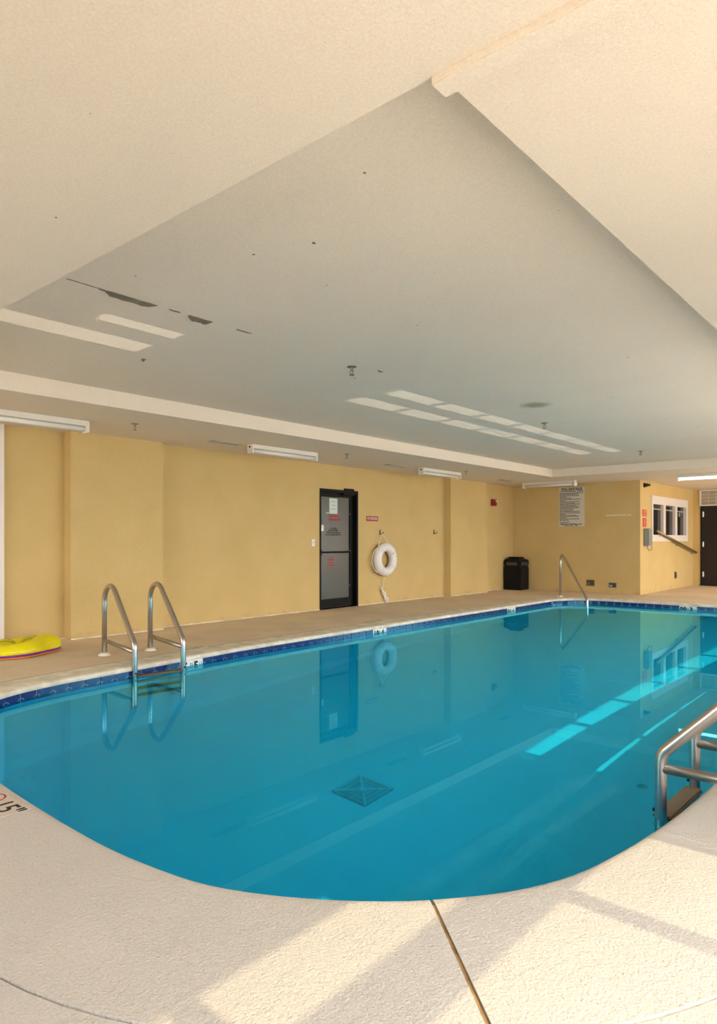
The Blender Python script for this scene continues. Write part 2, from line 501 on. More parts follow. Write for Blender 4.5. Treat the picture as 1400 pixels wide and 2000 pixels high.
for s0 in joints:
    p, t, n = fr(s0); q = (s0 % PER) / PER * NS; w = wid[int(q) % NS]; mb = MB()
    c = [(p + n*.022 - t*.0062), (p + n*w - t*.0062), (p + n*w + t*.0062), (p + n*.022 + t*.0062)]
    mb.add([(v.x, v.y, -.03) for v in c] + [(v.x, v.y, -.006) for v in c], [(0,3,2,1),(4,5,6,7),(0,1,5,4),(1,2,6,5),(2,3,7,6),(3,0,4,7)])
    at_world(mb.build('joint_sealant', 'sealant'), pool)
# shell
def floor_z(y):
    t = min(1, max(0, (y - 5.0) / 8.6)); return -1.72 + t * .80
mb = MB()
for p, t, n in OUT:
    fz = floor_z(p.y)
    q = p - n * .14
    mb.v += [(p.x + n.x*.03, p.y + n.y*.03, -.006), (p.x + n.x*.012, p.y + n.y*.012, -.02), (p.x + n.x*.012, p.y + n.y*.012, -LIP-.157), (p.x, p.y, -LIP-.16), (p.x - n.x*.004, p.y - n.y*.004, fz + .16), (p.x - n.x*.045, p.y - n.y*.045, fz + .05), (q.x, q.y, fz)]
NP = 7
for i in range(NS):
    j = (i + 1) % NS
    for c in range(NP - 1): mb.f.append((i*NP+c, j*NP+c, j*NP+c+1, i*NP+c+1))
shell = mb.build('pool_wall', 'pool_plaster', smooth=True); at_world(shell, pool)
# floor of the basin as strips across y, clipped to the outline
bm = bmesh.new()
loop = [bm.verts.new((mb.v[i*NP+NP-1])) for i in range(NS)]
es = [bm.edges.new((loop[i], loop[(i+1) % NS])) for i in range(NS)]
bmesh.ops.triangle_fill(bm, use_beauty=True, edges=es)
for yc in [4.99, 5.01] + [6 + k for k in range(7)]:
    bmesh.ops.bisect_plane(bm, geom=list(bm.verts) + list(bm.edges) + list(bm.faces), plane_co=(0, yc, 0), plane_no=(0, 1, 0))
for v in bm.verts: v.co.z = floor_z(v.co.y)
bmesh.ops.recalc_face_normals(bm, faces=bm.faces)
me = bpy.data.meshes.new('basin_floor'); bm.to_mesh(me); bm.free(); me.materials.append(MATS['pool_plaster'])
basin = bpy.data.objects.new('basin_floor', me); COL.objects.link(basin); at_world(basin, pool)

# grout bed behind the tiles
mb = MB()
for p, t, n in OUT:
    mb.v += [(p.x + n.x*.008, p.y + n.y*.008, -LIP + .002), (p.x + n.x*.008, p.y + n.y*.008, -LIP - .156)]
for i in range(NS):
    j = (i+1) % NS; mb.f.append((2*i, 2*j, 2*j+1, 2*i+1))
at_world(mb.build('grout_bed', 'grout'), pool)

# waterline tiles, one object each
TP = .1524
mbt = MB(); mbt.box(-.0725, .0725, -.003, .006, .0025, .1495)
tile_proto = mbt.build('waterline_tile', 'cobalt_glaze', bevel=.002); tile_me = tile_proto.data; bpy.data.objects.remove(tile_proto)
mbm = MB(); mbm.box(-.1495, .1495, -.0035, .006, .0025, .1495)
mk_proto = mbm.build('depth_tile', 'marker_white', bevel=.002); mk_me = mk_proto.data; bpy.data.objects.remove(mk_proto)
s_marks = [(s_near(-5.93, 4.24), '5', 'IN', '5', 'FT'), (s_near(-5.985, 7.39), '10', 'IN', '4', 'FT'), (s_near(-5.985, 11.27), '06', 'IN', '4', 'FT'), (s_near(-3.66, 13.64), '00', 'IN', '3', 'FT')]
nt_ = int(round(PER / TP)); TPx = PER / nt_
slots = {}
for s, *tx in s_marks:
    i = int(round(s / TPx - 1)); slots[i % nt_] = tx; slots[(i + 1) % nt_] = None
bpy.context.view_layer.update()
for i in range(nt_):
    if i in slots and slots[i] is None: continue
    big = i in slots
    s = (i + (1.0 if big else .5)) * TPx
    p, t, n = fr(s)
    o = bpy.data.objects.new('depth_tile' if big else 'waterline_tile', mk_me if big else tile_me); COL.objects.link(o)
    inn = -n                                  # faces the water
    right = Vector((-inn.y, inn.x))           # viewer's right when looking at the face: up x normal
    r3 = Vector((right.x, right.y, 0)); u3 = Vector((0, 0, 1)); f3 = Vector((inn.x, inn.y, 0))
    M = Matrix((r3, -f3, u3)).transposed().to_4x4(); M.translation = (p.x, p.y, -LIP - .152)
    at_world(o, pool); o.matrix_world = M
    if big:
        tx = slots[i]; c3 = Vector((p.x, p.y, -LIP - .055)) + f3 * .0042
        tm = [text('depth_figure', tx[0], .115, 'black_ink', c3 - r3*.085 - u3*.012, r3, u3, bold=.006),
              text('depth_figure', tx[1], .040, 'black_ink', c3 - r3*.005 + u3*.012, r3, u3),
              text('depth_figure', tx[2], .115, 'black_ink', c3 + r3*.055 - u3*.012, r3, u3, bold=.006),
              text('depth_figure', tx[3], .045, 'grey_ink', c3 + r3*.118 + u3*.005, r3, u3)]
        bpy.context.view_layer.update()
        for q in tm: q.parent = o; q.matrix_parent_inverse = M.inverted()

# main drain
DX, DY = -3.32, 3.89; dz = floor_z(DY)
mb = MB(); mb.box(DX-.17, DX+.17, DY-.17, DY+.17, dz-.01, dz+.02)
drain = mb.build('drain_cover', 'grate', bevel=.008); at_world(drain, pool)
mb = MB()
for a in (45, 135, 225, 315):
    c, s = math.cos(math.radians(a)), math.sin(math.radians(a))
    mb.tube([(DX + c*.03, DY + s*.03, dz+.028), (DX + c*.235, DY + s*.235, dz+.024)], .011, 6)
for h_ in (.06, .11, .155):
    mb.tube([(DX-h_, DY-h_, dz+.024), (DX+h_, DY-h_, dz+.024), (DX+h_, DY+h_, dz+.024), (DX-h_, DY+h_, dz+.024)], .006, 5, closed=True)
mb.lathe([(.001, .04), (.03, .04), (.04, .02)], (DX, DY, dz), 12)
at_world(mb.build('drain_rib', 'grate_rib'), pool)
# return fitting on the floor
mb = MB(); mb.lathe([(.001, .014), (.03, .012), (.04, .0)], (-1.71, 5.22, floor_z(5.22)), 20)
at_world(mb.build('floor_fitting', 'grate', smooth=True), pool)

# water
mb = MB(); ring_t = []; 
bm = bmesh.new()
lt = [bm.verts.new((p.x + n.x*1.2, p.y + n.y*1.2, WZ)) for p, t, n in OUT]
lb = [bm.verts.new((p.x + n.x*1.2, p.y + n.y*1.2, -2.2)) for p, t, n in OUT]
for i in range(NS):
    j = (i+1) % NS; bm.faces.new((lt[i], lt[j], lb[j], lb[i]))
bm.faces.new(lt); bm.faces.new(list(reversed(lb)))
bmesh.ops.recalc_face_normals(bm, faces=bm.faces)
me = bpy.data.meshes.new('pool_water'); bm.to_mesh(me); bm.free(); me.materials.append(MATS['pool_water'])
water = bpy.data.objects.new('pool_water', me); COL.objects.link(water); smooth_angle(water, 30)
tag(water, 'clear turquoise water filling the swimming pool', 'water')
water.cycles.is_caustics_caster = True
for o in (basin, shell, drain): o.cycles.is_caustics_receiver = True

# ------------------------------------------------------------------ structure: walls
def wall_x(name, x, thick, y0, y1, z0, z1, openings, mat, label):
    """wall in the plane x, solid towards x+thick; openings = (y0,y1,z0,z1)"""
    mb = MB(); ys = sorted({y0, y1, *[v for o in openings for v in o[:2]]}); zs = sorted({z0, z1, *[v for o in openings for v in o[2:]]})
    for a, b in zip(ys, ys[1:]):
        for c, d in zip(zs, zs[1:]):
            if any(o[0] <= a and b <= o[1] and o[2] <= c and d <= o[3] for o in openings): continue
            mb.box(min(x, x+thick), max(x, x+thick), a, b, c, d)
    o = mb.build(name, mat, fix=False); 
    return struct(o, label)
def wall_y(name, y, thick, x0, x1, z0, z1, openings, mat, label):
    mb = MB(); xs = sorted({x0, x1, *[v for o in openings for v in o[:2]]}); zs = sorted({z0, z1, *[v for o in openings for v in o[2:]]})
    for a, b in zip(xs, xs[1:]):
        for c, d in zip(zs, zs[1:]):
            if any(o[0] <= a and b <= o[1] and o[2] <= c and d <= o[3] for o in openings): continue
            mb.box(a, b, min(y, y+thick), max(y, y+thick), c, d)
    o = mb.build(name, mat, fix=False)
    return struct(o, label)
DOOR = (8.312, 9.305, 0.0, 2.077)
ZT = 2.9
wl = wall_x('wall_left', XL, -.25, YN, YF, -.05, ZT, [DOOR], 'wall_yellow', 'long yellow stucco wall behind the pool')
for (a, b) in ((3.885, 5.15), (12.122, 13.62)):
    mb = MB(); mb.box(XL - .02, XL + PIL, a, b, -.05, H + .1); mb.build('pilaster', 'wall_yellow', wl)
wf = wall_y('wall_far', YF, .25, XL - .25, XP, -.05, ZT, [], 'wall_yellow', 'shaded yellow wall carrying the rules board')
WIN1 = (15.90, 18.63, 1.19, 2.17)
wp = wall_x('wall_alcove', XP, -.25, YF + .25, YB + .2, -.05, ZT, [WIN1], 'wall_yellow', 'yellow alcove wall with the white triple window')
D2 = (-4.82, -3.82, 0.0, 2.075); TR = (-4.82, -3.82, 2.11, 2.46)
wb = wall_y('wall_back', YB, .2, XP, XR + .2, -.05, ZT, [D2, TR], 'wall_yellow', 'yellow wall at the end of the alcove')
NW = (-7.8, -2.6, .75, 2.35)
wn = wall_y('wall_near', YN, -.2, XL - .25, XR + .2, -.05, ZT, [NW], 'wall_plain', 'wall behind the viewer')
mb = MB(); mb.box(XL, XL + .05, 3.02, 3.172, 0, H); struct(mb.build('trim_1', 'white_paint'), 'pale vertical trim at the left end of the wall')

# caulk line along the wall foot
mb = MB()
mb.box(XL, XL + .014, 3.172, 3.885, 0, .016).box(XL, XL + .014, 5.15, 8.30, 0, .016).box(XL, XL + .014, 9.32, 12.122, 0, .016).box(XL, XL+.014, 13.62, 14.6, 0, .016)
mb.box(XL + PIL, XL + PIL + .014, 3.885, 5.15, 0, .016).box(XL + PIL, XL + PIL + .014, 12.122, 13.62, 0, .016)
struct(mb.build('baseboard_left', 'caulk'), 'thin caulked seam at the foot of the wall')

# glazed wall on the right: three banks of storefront windows
Z0, Z1, Z2, Z3 = .12, 2.0, 2.18, 2.452
banks = [(-2.6, [-.25, 1.02, 2.195, 2.87]), (5.24, [5.24 + .873 * k for k in range(8)]), (14.0, [14.0 + .95 * k for k in range(6)])]
ops_r = []
for y0, ys in banks: ops_r.append((ys[0] - .05, ys[-1] + .05, .06, 2.49))
wr = wall_x('wall_right', XR - .02, -.12, YN, YB + .2, -.05, ZT, ops_r, 'wall_plain', 'pale wall with tall storefront windows')
for bi, (y0, ys) in enumerate(banks):
    win = thing('window_%d' % (bi + 2), (XR, (ys[0] + ys[-1]) / 2, 0), ['tall storefront window bank beside the near deck', 'long storefront window bank beside the pool', 'storefront window bank by the alcove'][bi], None, kind='structure')
    mb = MB(); x0, x1 = XR - .02, XR + .03
    mb.box(x0, x1, ys[0] - .05, ys[-1] + .05, Z3, 2.49); mb.box(x0, x1, ys[0] - .05, ys[-1] + .05, Z1, Z2); mb.box(x0, x1, ys[0] - .05, ys[-1] + .05, .06, Z0)
    at_world(mb.build('window_rail', 'frame_alu'), win)
    for k, y in enumerate(ys):
        hw = .045 if bi == 0 else .04
        mb = MB(); mb.box(x0 - .002, x1 + .002, y - hw, y + hw, .06, 2.49); at_world(mb.build('mullion', 'frame_alu'), win)
    for a, b in zip(ys, ys[1:]):
        for c, d in ((Z0, Z1), (Z2, Z3)):
            mb = MB(); mb.box(XR + .003, XR + .008, a, b, c, d); at_world(mb.build('pane', 'window_glass'), win)
    # daylight portal
    if bi: continue
    pd = bpy.data.lights.new('window_portal', 'AREA'); pd.shape = 'RECTANGLE'; pd.size = 2.4; pd.size_y = 19.1; pd.cycles.is_portal = True
    po = bpy.data.objects.new('window_portal', pd); COL.objects.link(po); po.location = (XR + .04, 9.25, 1.27); po.rotation_euler = (0, math.radians(90), 0)
# window added behind the viewer to balance the daylight, never in view
win = thing('window_6', ((NW[0] + NW[1]) / 2, YN, 0), 'wide window added behind the viewer for extra daylight', None, kind='structure')
mb = MB(); mb.box(NW[0], NW[1], YN - .12, YN - .06, NW[2], NW[2] + .06).box(NW[0], NW[1], YN - .12, YN - .06, NW[3] - .06, NW[3]); at_world(mb.build('window_rail', 'frame_alu'), win)
for k in range(6):
    x = NW[0] + .03 + (NW[1] - NW[0] - .06) * k / 5; mb = MB(); mb.box(x - .03, x + .03, YN - .12, YN - .06, NW[2] + .06, NW[3] - .06); at_world(mb.build('mullion', 'frame_alu'), win)
    if k < 5:
        mb = MB(); mb.box(x + .03, x + (NW[1] - NW[0] - .06) / 5 - .03, YN - .092, YN - .088, NW[2] + .06, NW[3] - .06); at_world(mb.build('pane', 'window_glass'), win)
pd = bpy.data.lights.new('window_portal', 'AREA'); pd.shape = 'RECTANGLE'; pd.size = NW[1] - NW[0]; pd.size_y = NW[3] - NW[2]; pd.cycles.is_portal = True
po = bpy.data.objects.new('window_portal', pd); COL.objects.link(po); po.location = ((NW[0] + NW[1]) / 2, YN - .13, (NW[2] + NW[3]) / 2); po.rotation_euler = (math.radians(90), 0, 0)
# paving outside the windows
mb = MB(); mb.box(XR + .08, 40, -30, 50, -.3, -.06).box(-40, XR + .08, -30, YN - .3, -.3, -.06); struct(mb.build('ground_outside', 'outside_paving'), 'sunlit paving outside the windows')

# ------------------------------------------------------------------ structure: ceiling
bm_ = [(XL - .3, YN - .3), (XR + .2, YN - .3), (XR + .2, YB + .3), (XL - .3, YB + .3)]
mb = MB()
X = [XL - .3, TX0, TX1, XR + .03]; Y = [YN - .3, TY0, TY1, YB + .3]
for i in range(3):
    for j in range(3):
        if i == 1 and j == 1: continue
        mb.box(X[i], X[i+1], Y[j], Y[j+1], H, HT)
ceil = struct(mb.build('ceiling', 'ceiling_paint', fix=False), 'low cream textured ceiling with a shallow recessed tray')
mb = MB(); mb.box(X[0], X[3], Y[0], Y[3], HT, HT + .25); mb.build('tray_ceiling', 'ceiling_paint', ceil)
mb = MB(); mb.box(-1.092, XR, 1.575, 1.648, H - .024, H + .01); struct(mb.build('trim_2', 'ceiling_paint', bevel=.004), 'flat cover strip running from the tray corner')

# peeled tape along the drywall seam: ragged dark openings with a curled flap of skin
def peel(y0, y1, w, seed, x=-3.71, label=None):
    rnd = random.Random(seed); n = 9; mb = MB(); z = HT
    A = []; B = []
    for k in range(n + 1):
        t = k / n; y = y0 + (y1 - y0) * t; prof = math.sin(math.pi * min(1, max(0, t*.96+.02))) ** .5
        A.append((x + rnd.uniform(-.003, .003), y)); B.append((x - w * prof * rnd.uniform(.6, 1.1) - .002, y))
    for (px_, py), (qx, qy) in zip(A, B): mb.v += [(px_, py, z - .001), (qx, qy, z - .001), (px_, py, z - .004), (qx, qy, z - .004 - .012 * (abs(qx - px_) > .02))]
    for k in range(n):
        a = 4*k; b = 4*(k+1)
        mb.f += [(a, b, b+1, a+1), (a+2, a+3, b+3, b+2), (a, a+2, b+2, b), (a+1, b+1, b+3, a+3)]
    mb.f += [(0, 1, 3, 2), (4*n, 4*n+2, 4*n+3, 4*n+1)]
    return mb.build('peeled_patch', 'peel_dark', ceil)
peel(1.80, 1.995, .004, 1); peel(2.0, 2.38, .05, 2); peel(2.465, 2.55, .016, 3); peel(2.615, 2.80, .062, 4); peel(3.005, 3.14, .012, 5)
peel(3.0, 3.035, .03, 6, x=-4.89); peel(4.53, 4.60, .02, 7, x=-3.69); peel(2.37, 2.39, .015, 8, x=-2.34)

# ------------------------------------------------------------------ black glazed door in the left wall
door = thing('door_1', (XL, 8.81, 0), 'black framed glass door with paper notices', None, kind='structure')
y0, y1, z1 = DOOR[0], DOOR[1], DOOR[3]
mb = MB(); xa, xb = XL - .14, XL + .012
mb.box(xa, xb, y0, y0 + .03, 0, z1).box(xa, xb, y1 - .045, y1, 0, z1).box(xa, xb, y0 + .03, y1 - .045, z1 - .05, z1)
at_world(mb.build('door_frame', 'black_frame'), door)
mb = MB(); xc, xd = XL - .11, XL - .06; ly0, ly1 = y0 + .03, y1 - .045
mb.box(xc, xd, ly0, ly0 + .025, .02, z1 - .05).box(xc, xd, ly1 - .10, ly1, .02, z1 - .05)
mb.box(xc, xd, ly0 + .025, ly1 - .10, z1 - .13, z1 - .05).box(xc, xd, ly0 + .025, ly1 - .10, .02, .165).box(xc, xd, ly0 + .025, ly1 - .10, .965, .995)
leaf = mb.build('door_leaf', 'black_frame'); at_world(leaf, door)
for (a, b) in ((.165, .965), (.995, z1 - .13)):
    mb = MB(); mb.box(xc + .02, xc + .03, ly0 + .025, ly1 - .10, a, b); at_world(mb.build('door_pane', 'door_glass'), door)
mb = MB(); mb.box(xa - .02, xa, y0, y1, 0, z1); at_world(mb.build('door_backing', 'reveal_dark'), door)
mb = MB(); mb.box(XL - .06, XL + .03, 8.93, 9.18, z1 - .012, z1 + .03).box(XL-.06, XL + .02, 8.9, 9.22, z1 - .09, z1 - .045); at_world(mb.build('door_closer', 'black_frame', bevel=.004), door)
mb = MB(); mb.box(xd, xd + .06, ly0 + .005, ly0 + .03, .93, 1.03).tube([(xd + .05, ly0 + .03, .98), (xd + .05, ly1 - .12, .98)], .009, 6); at_world(mb.build('push_bar', 'black_frame'), door)
gx = xc + .0305; RY = (0, 1, 0); UZ = (0, 0, 1)
for (yy, zz) in ((9.15, 1.66), (9.16, 1.0), (9.15, .38)):
    mb = MB(); mb.lathe([(.001, .006), (.007, .005), (.009, 0)], (xd, yy, zz), 8, 'x'); at_world(mb.build('hinge_screw', 'steel_dull'), door)
cyd = 8.75
word_lines('red_lettering', 'red_ink', (gx, cyd + .02, 1.615), RY, UZ, [1.0, 1.12], .27, .062, .04, door, 'center', seed=3)
word_lines('black_lettering', 'black_ink', (gx, cyd - .01, 1.40), RY, UZ, [.42, .72, .95, 1.1], .36, .038, .022, door, 'center', seed=4)
word_lines('red_lettering', 'red_ink', (gx, cyd - .07, .895), RY, UZ, [.35, .95, .75, 1.0], .19, .047, .026, door, 'center', seed=5)
word_lines('white_lettering', 'grey_ink', (gx, cyd - .10, 1.668), RY, UZ, [1.0], .20, .04, .03, door, 'center', seed=6)
# notice taped to the glass, entry keypad
pn = thing('paper_notice', (gx, 8.73, 1.79), 'pale green paper notice taped to the upper glass of the black door', 'notice')
mb = MB(); mb.box(gx, gx + .003, 8.635, 8.845, 1.655, 1.925); at_world(mb.build('sheet', 'paper'), pn)
word_lines('print', 'grey_ink', (gx + .003, 8.74, 1.87), RY, UZ, [.75, .0, .55, .0, .75], .18, .033, .014, pn, 'center', seed=8)
kp = thing('entry_keypad', (xd, 8.40, 1.40), 'small square white keypad on the edge of the black door', 'keypad')
mb = MB(); mb.box(xd, xd + .03, 8.345, 8.46, 1.345, 1.455); at_world(mb.build('keypad_body', 'white_plastic', bevel=.012), kp)
mb = MB(); mb.box(xd + .03, xd + .034, 8.37, 8.435, 1.385, 1.435); at_world(mb.build('button_panel', 'white_paint', bevel=.003), kp)

sw = thing('light_switch', (XL, 8.158, 1.148), 'white toggle switch plate on the yellow wall left of the black door', 'switch')
mb = MB(); mb.box(XL, XL + .006, 8.122, 8.194, 1.09, 1.206); at_world(mb.build('plate', 'white_plastic', bevel=.002), sw)
mb = MB(); mb.box(XL + .006, XL + .018, 8.15, 8.166, 1.135, 1.165); at_world(mb.build('toggle', 'phone_label', bevel=.002), sw)

ns = thing('no_smoking_sign', (XL, 9.715, 1.59), 'small red NO SMOKING sign between the black door and the life ring', 'sign')
mb = MB(); mb.box(XL, XL + .006, 9.545, 9.885, 1.545, 1.635); at_world(mb.build('sign_plate', 'red_sign', bevel=.002), ns)
text('lettering', 'NO SMOKING', .072, 'white_ink', (XL + .0065, 9.715, 1.59), RY, UZ, ns, width=.29)

# life ring on its hook
rb = thing('life_ring', (XL, 9.985, .83), 'white life ring with rope hung on the yellow wall', 'life ring')
RX, RYc, RZ = XL + .095, 9.985, .828; RR, rr = .232, .082
pts = [(RX, RYc + RR*math.cos(a), RZ + RR*math.sin(a)) for a in [2*math.pi*k/40 for k in range(40)]]
at_world(MB().tube(pts, rr, 16, closed=True).build('ring', 'buoy_white', smooth=True), rb)
for a in (42, 140, 228, 272, 325):
    a = math.radians(a); mb = MB()
    c = Vector((RX, RYc + RR*math.cos(a), RZ + RR*math.sin(a))); tdir = Vector((0, -math.sin(a), math.cos(a)))
    mb.tube([c - tdir*.022, c + tdir*.022], rr + .006, 16)
    at_world(mb.build('band', 'rope_white', smooth=True), rb)
arc = []
for k in range(25):
    a = math.radians(140 + (228 - 140) * k / 24); bul = RR + rr + .012 + .05 * math.sin(math.pi * k / 24)
    arc.append((RX - .01, RYc + bul*math.cos(a), RZ + bul*math.sin(a)))
at_world(MB().tube(arc, .008, 6).build('grab_line', 'rope_cream', smooth=True), rb)
hk = (XL + .05, 9.945, 1.315)
a0 = math.radians(42); a1 = math.radians(140)
at_world(MB().tube([(RX, RYc + .3*math.cos(a1), RZ + .3*math.sin(a1)), (XL + .06, hk[1] - .03, 1.27), (hk[0], hk[1], hk[2] - .005), (XL + .06, hk[1] + .035, 1.26), (RX, RYc + .26*math.cos(a0), RZ + .3*math.sin(a0))], .008, 6).build('hanging_line', 'rope_cream', smooth=True), rb)
knot = [(RX + .06 + .02*math.sin(k*1.7), RYc + .15 + .035*math.sin(k*2.3) + .006*k, RZ + .2 - .011*k + .03*math.cos(k*1.9)) for k in range(16)]
at_world(MB().tube(knot, .011, 6).build('knot', 'rope_white', smooth=True), rb)
tail = [(RX - .03, RYc + .01, RZ - .30), (XL + .04, RYc + .012, .38), (XL + .03, RYc - .01, .31), (XL + .04, RYc - .06, .305)]
at_world(MB().tube(tail, .008, 6).build('tail_line', 'rope_cream', smooth=True), rb)
coil = []
rnd = random.Random(5)
for k in range(60):
    t = k / 59; coil.append((XL + .045 + .02*math.sin(k*1.3), 9.93 + .18*t + .035*math.sin(k*1.05)*(.6+.8*t), .30 - .27*t + .03*math.cos(k*1.05)*(.5+.6*t)))
at_world(MB().tube(coil, .0095, 6).build('rope_bundle', 'rope_white', smooth=True), rb)
def wall_hook(y, z, label):
    t = thing('wall_hook', (XL, y, z), label, 'hook', 'iron hooks on the yellow wall')
    mb = MB(); mb.box(XL, XL + .006, y - .014, y + .014, z - .03, z + .05); at_world(mb.build('hook_plate', 'iron_dark'), t)
    mb = MB(); mb.tube([(XL + .004, y, z + .045), (XL + .02, y, z + .06)], .007, 6); mb.tube([(XL + .004, y, z - .01), (XL + .045, y, z - .02), (XL + .065, y + .01, z - .005), (XL + .07, y + .02, z + .025)], .008, 6)
    at_world(mb.build('hook_arm', 'iron_dark', smooth=True), t)
wall_hook(hk[1], 1.325, 'dark iron hook holding up the white life ring')
wall_hook(11.73, 1.345, 'empty dark iron hook right of the life ring')

al = thing('fire_alarm', (XL, 14.17, 2.07), 'red fire alarm horn with white strobe high on the wall above the bin', 'fire alarm')
mb = MB(); mb.box(XL, XL + .055, 14.075, 14.265, 1.995, 2.15); at_world(mb.build('alarm_body', 'red_sign', bevel=.008), al)
mb = MB(); mb.box(XL + .055, XL + .085, 14.19, 14.26, 2.085, 2.125); at_world(mb.build('strobe_lens', 'white_plastic', bevel=.006), al)
mb = MB()
for k in range(4): mb.box(XL + .055, XL + .058, 14.09, 14.17, 2.02 + k*.022, 2.03 + k*.022)
at_world(mb.build('horn_grille', 'black_frame'), al)

# ------------------------------------------------------------------ rules wall
RX_ = (1, 0, 0)
pr = thing('pool_rules_board', (-6.55, YF, 1.97), 'white POOL DECK RULES board high on the shaded yellow wall', 'sign')
mb = MB(); mb.box(-6.862, -6.24, YF - .008, YF, 1.505, 2.425); at_world(mb.build('board', 'board_white', bevel=.002), pr)
yf_ = YF - .0085
text('title', 'POOL DECK RULES', .085, 'black_ink', (-6.545, yf_, 2.368), RX_, UZ, pr, width=.50, bold=.0025)
text('hours_line', 'POOL HOURS 9:00 A.M. - 11:00 P.M.', .04, 'black_ink', (-6.55, yf_, 2.318), RX_, UZ, pr, width=.56, bold=.001)
word_lines('rule_text', 'black_ink', (-6.84, yf_, 2.278), RX_, UZ, [.97, .8, .8, .3, .5, .88, .25, .84, .65, .86, .7, .82, .78, .58, .56, .84, .86, .27, .72, .8, .27, .82, .4], .58, .0285, .013, pr, seed=11)
text('notice_line', 'NO LIFEGUARD', .034, 'black_ink', (-6.72, yf_, 1.602), RX_, UZ, pr, width=.24, bold=.001)
text('load_line', 'Maximum Bathing Load', .042, 'black_ink', (-6.56, yf_, 1.562), RX_, UZ, pr, width=.50, bold=.0015)
text('load_line', 'Persons:  20', .034, 'black_ink', (-6.56, yf_, 1.526), RX_, UZ, pr, width=.32, bold=.001)

tp = thing('tape_remnant', (-5.47, YF, 1.745), 'torn strip of whitish tape on the shaded wall right of the rules board', 'tape')
x = -5.745; rnd = random.Random(2)
while x < -5.2:
    w = rnd.uniform(.05, .13); mb = MB(); h_ = rnd.uniform(.008, .014)
    mb.box(x, min(x + w, -5.19), YF - .002, YF, 1.745 - h_, 1.745 + h_ * rnd.uniform(.6, 1)); at_world(mb.build('tape_piece', 'tape'), tp); x += w + rnd.uniform(.004, .02)
for i, (xa_, xb_, za, zb) in enumerate(((-6.20, -6.01, .145, .287), (-5.695, -5.505, .122, .25))):
    t = thing('wall_outlet_box', ((xa_ + xb_) / 2, YF, (za + zb) / 2), ['open square wall box with brown inside, under the rules board', 'dark square wall box nearer the wall corner'][i], 'outlet box', 'boxes low on the shaded wall')
    mb = MB(); f_ = .014; yy = YF - .012
    mb.box(xa_, xb_, yy, YF, za, za + f_).box(xa_, xb_, yy, YF, zb - f_, zb).box(xa_, xa_ + f_, yy, YF, za + f_, zb - f_).box(xb_ - f_, xb_, yy, YF, za + f_, zb - f_)
    at_world(mb.build('box_rim', 'bronze_rail' if i == 0 else 'vent_grey'), t)
    mb = MB(); mb.box(xa_ + f_, xb_ - f_, YF - .003, YF, za + f_, zb - f_); at_world(mb.build('box_back', 'box_dark'), t)
    mb = MB(); mb.box(xa_ + .03, xa_ + .09, YF - .008, YF - .003, za + .03, zb - .06); at_world(mb.build('box_cover', 'peel_dark' if i == 0 else 'vent_grey'), t)

# square bin
tb = thing('trash_bin', (-7.81, 14.87, 0), 'square black trash bin with raised lid in the wall corner', 'bin')
bx0, bx1, by0, by1 = -8.035, -7.60, 14.64, 15.10
mb = MB(); mb.box(bx0, bx1, by0, by1, 0, .56); at_world(mb.build('bin_body', 'bin_black', bevel=.018), tb)
mb = MB(); mb.box(bx0, bx1, by0, by1, .565, .72)
lid = mb.build('bin_hood', 'bin_black', bevel=.02); at_world(lid, tb)
mb = MB(); c = ((bx0+bx1)/2, (by0+by1)/2); 
mb.add([(bx0+.03, by0+.03, .718), (bx1-.03, by0+.03, .718), (bx1-.03, by1-.03, .718), (bx0+.03, by1-.03, .718), (c[0]-.13, c[1]-.13, .755), (c[0]+.13, c[1]-.13, .755), (c[0]+.13, c[1]+.13, .755), (c[0]-.13, c[1]+.13, .755)],
       [(0,1,5,4),(1,2,6,5),(2,3,7,6),(3,0,4,7),(4,5,6,7),(0,3,2,1)])
at_world(mb.build('bin_crown', 'bin_black'), tb)
mb = MB(); mb.box(c[0]-.13, c[0]+.13, c[1]-.13, c[1]+.13, .755, .785); at_world(mb.build('ash_tray', 'bin_black', bevel=.006), tb)
mb = MB(); mb.box(bx1 - .002, bx1 + .004, by0 + .07, by1 - .07, .585, .66); at_world(mb.build('bin_opening', 'reveal_dark'), tb)
mb = MB(); mb.box(bx0 + .08, bx1 - .08, by0 - .004, by0 + .002, .585, .66); at_world(mb.build('bin_opening', 'reveal_dark'), tb)
mb = MB(); mb.box(bx1 - .001, bx1 + .006, by0 + .05, by1 - .05, .06, .52); at_world(mb.build('bin_panel', 'bin_black', bevel=.003), tb)

# ------------------------------------------------------------------ alcove wall
w1 = thing('window_1', (XP, 17.26, 1.68), 'white framed window of three upright panes in the alcove wall', None, kind='structure')
ya, yb_, za, zb = 15.86, 18.67, 1.16, 2.20
mb = MB(); xa, xb = XP - .05, XP + .03
mb.box(xa, xb, ya, yb_, zb - .19, zb).box(xa, xb, ya, yb_, za, za + .15).box(xa, xb, ya, ya + .08, za + .15, zb - .19).box(xa, xb, yb_ - .16, yb_, za + .15, zb - .19)
at_world(mb.build('window_frame', 'white_paint'), w1)
inn = (yb_ - .16) - (ya + .08); pw = (inn - 2 * .17) / 3
for k in range(2):
    y = ya + .08 + pw * (k + 1) + .17 * k; mb = MB(); mb.box(xa, xb - .004, y, y + .17, za + .15, zb - .19); at_world(mb.build('mullion', 'white_paint'), w1)
for k in range(3):
    y = ya + .08 + (pw + .17) * k
    mb = MB(); mb.box(XP - .045, XP - .04, y, y + pw, za + .15, zb - .19); at_world(mb.build('pane', 'dark_glass'), w1)
    mb = MB(); mb.box(XP - .04, XP - .03, y, y + pw, zb - .31, zb - .28); at_world(mb.build('blind_rail', 'vent_grey'), w1)

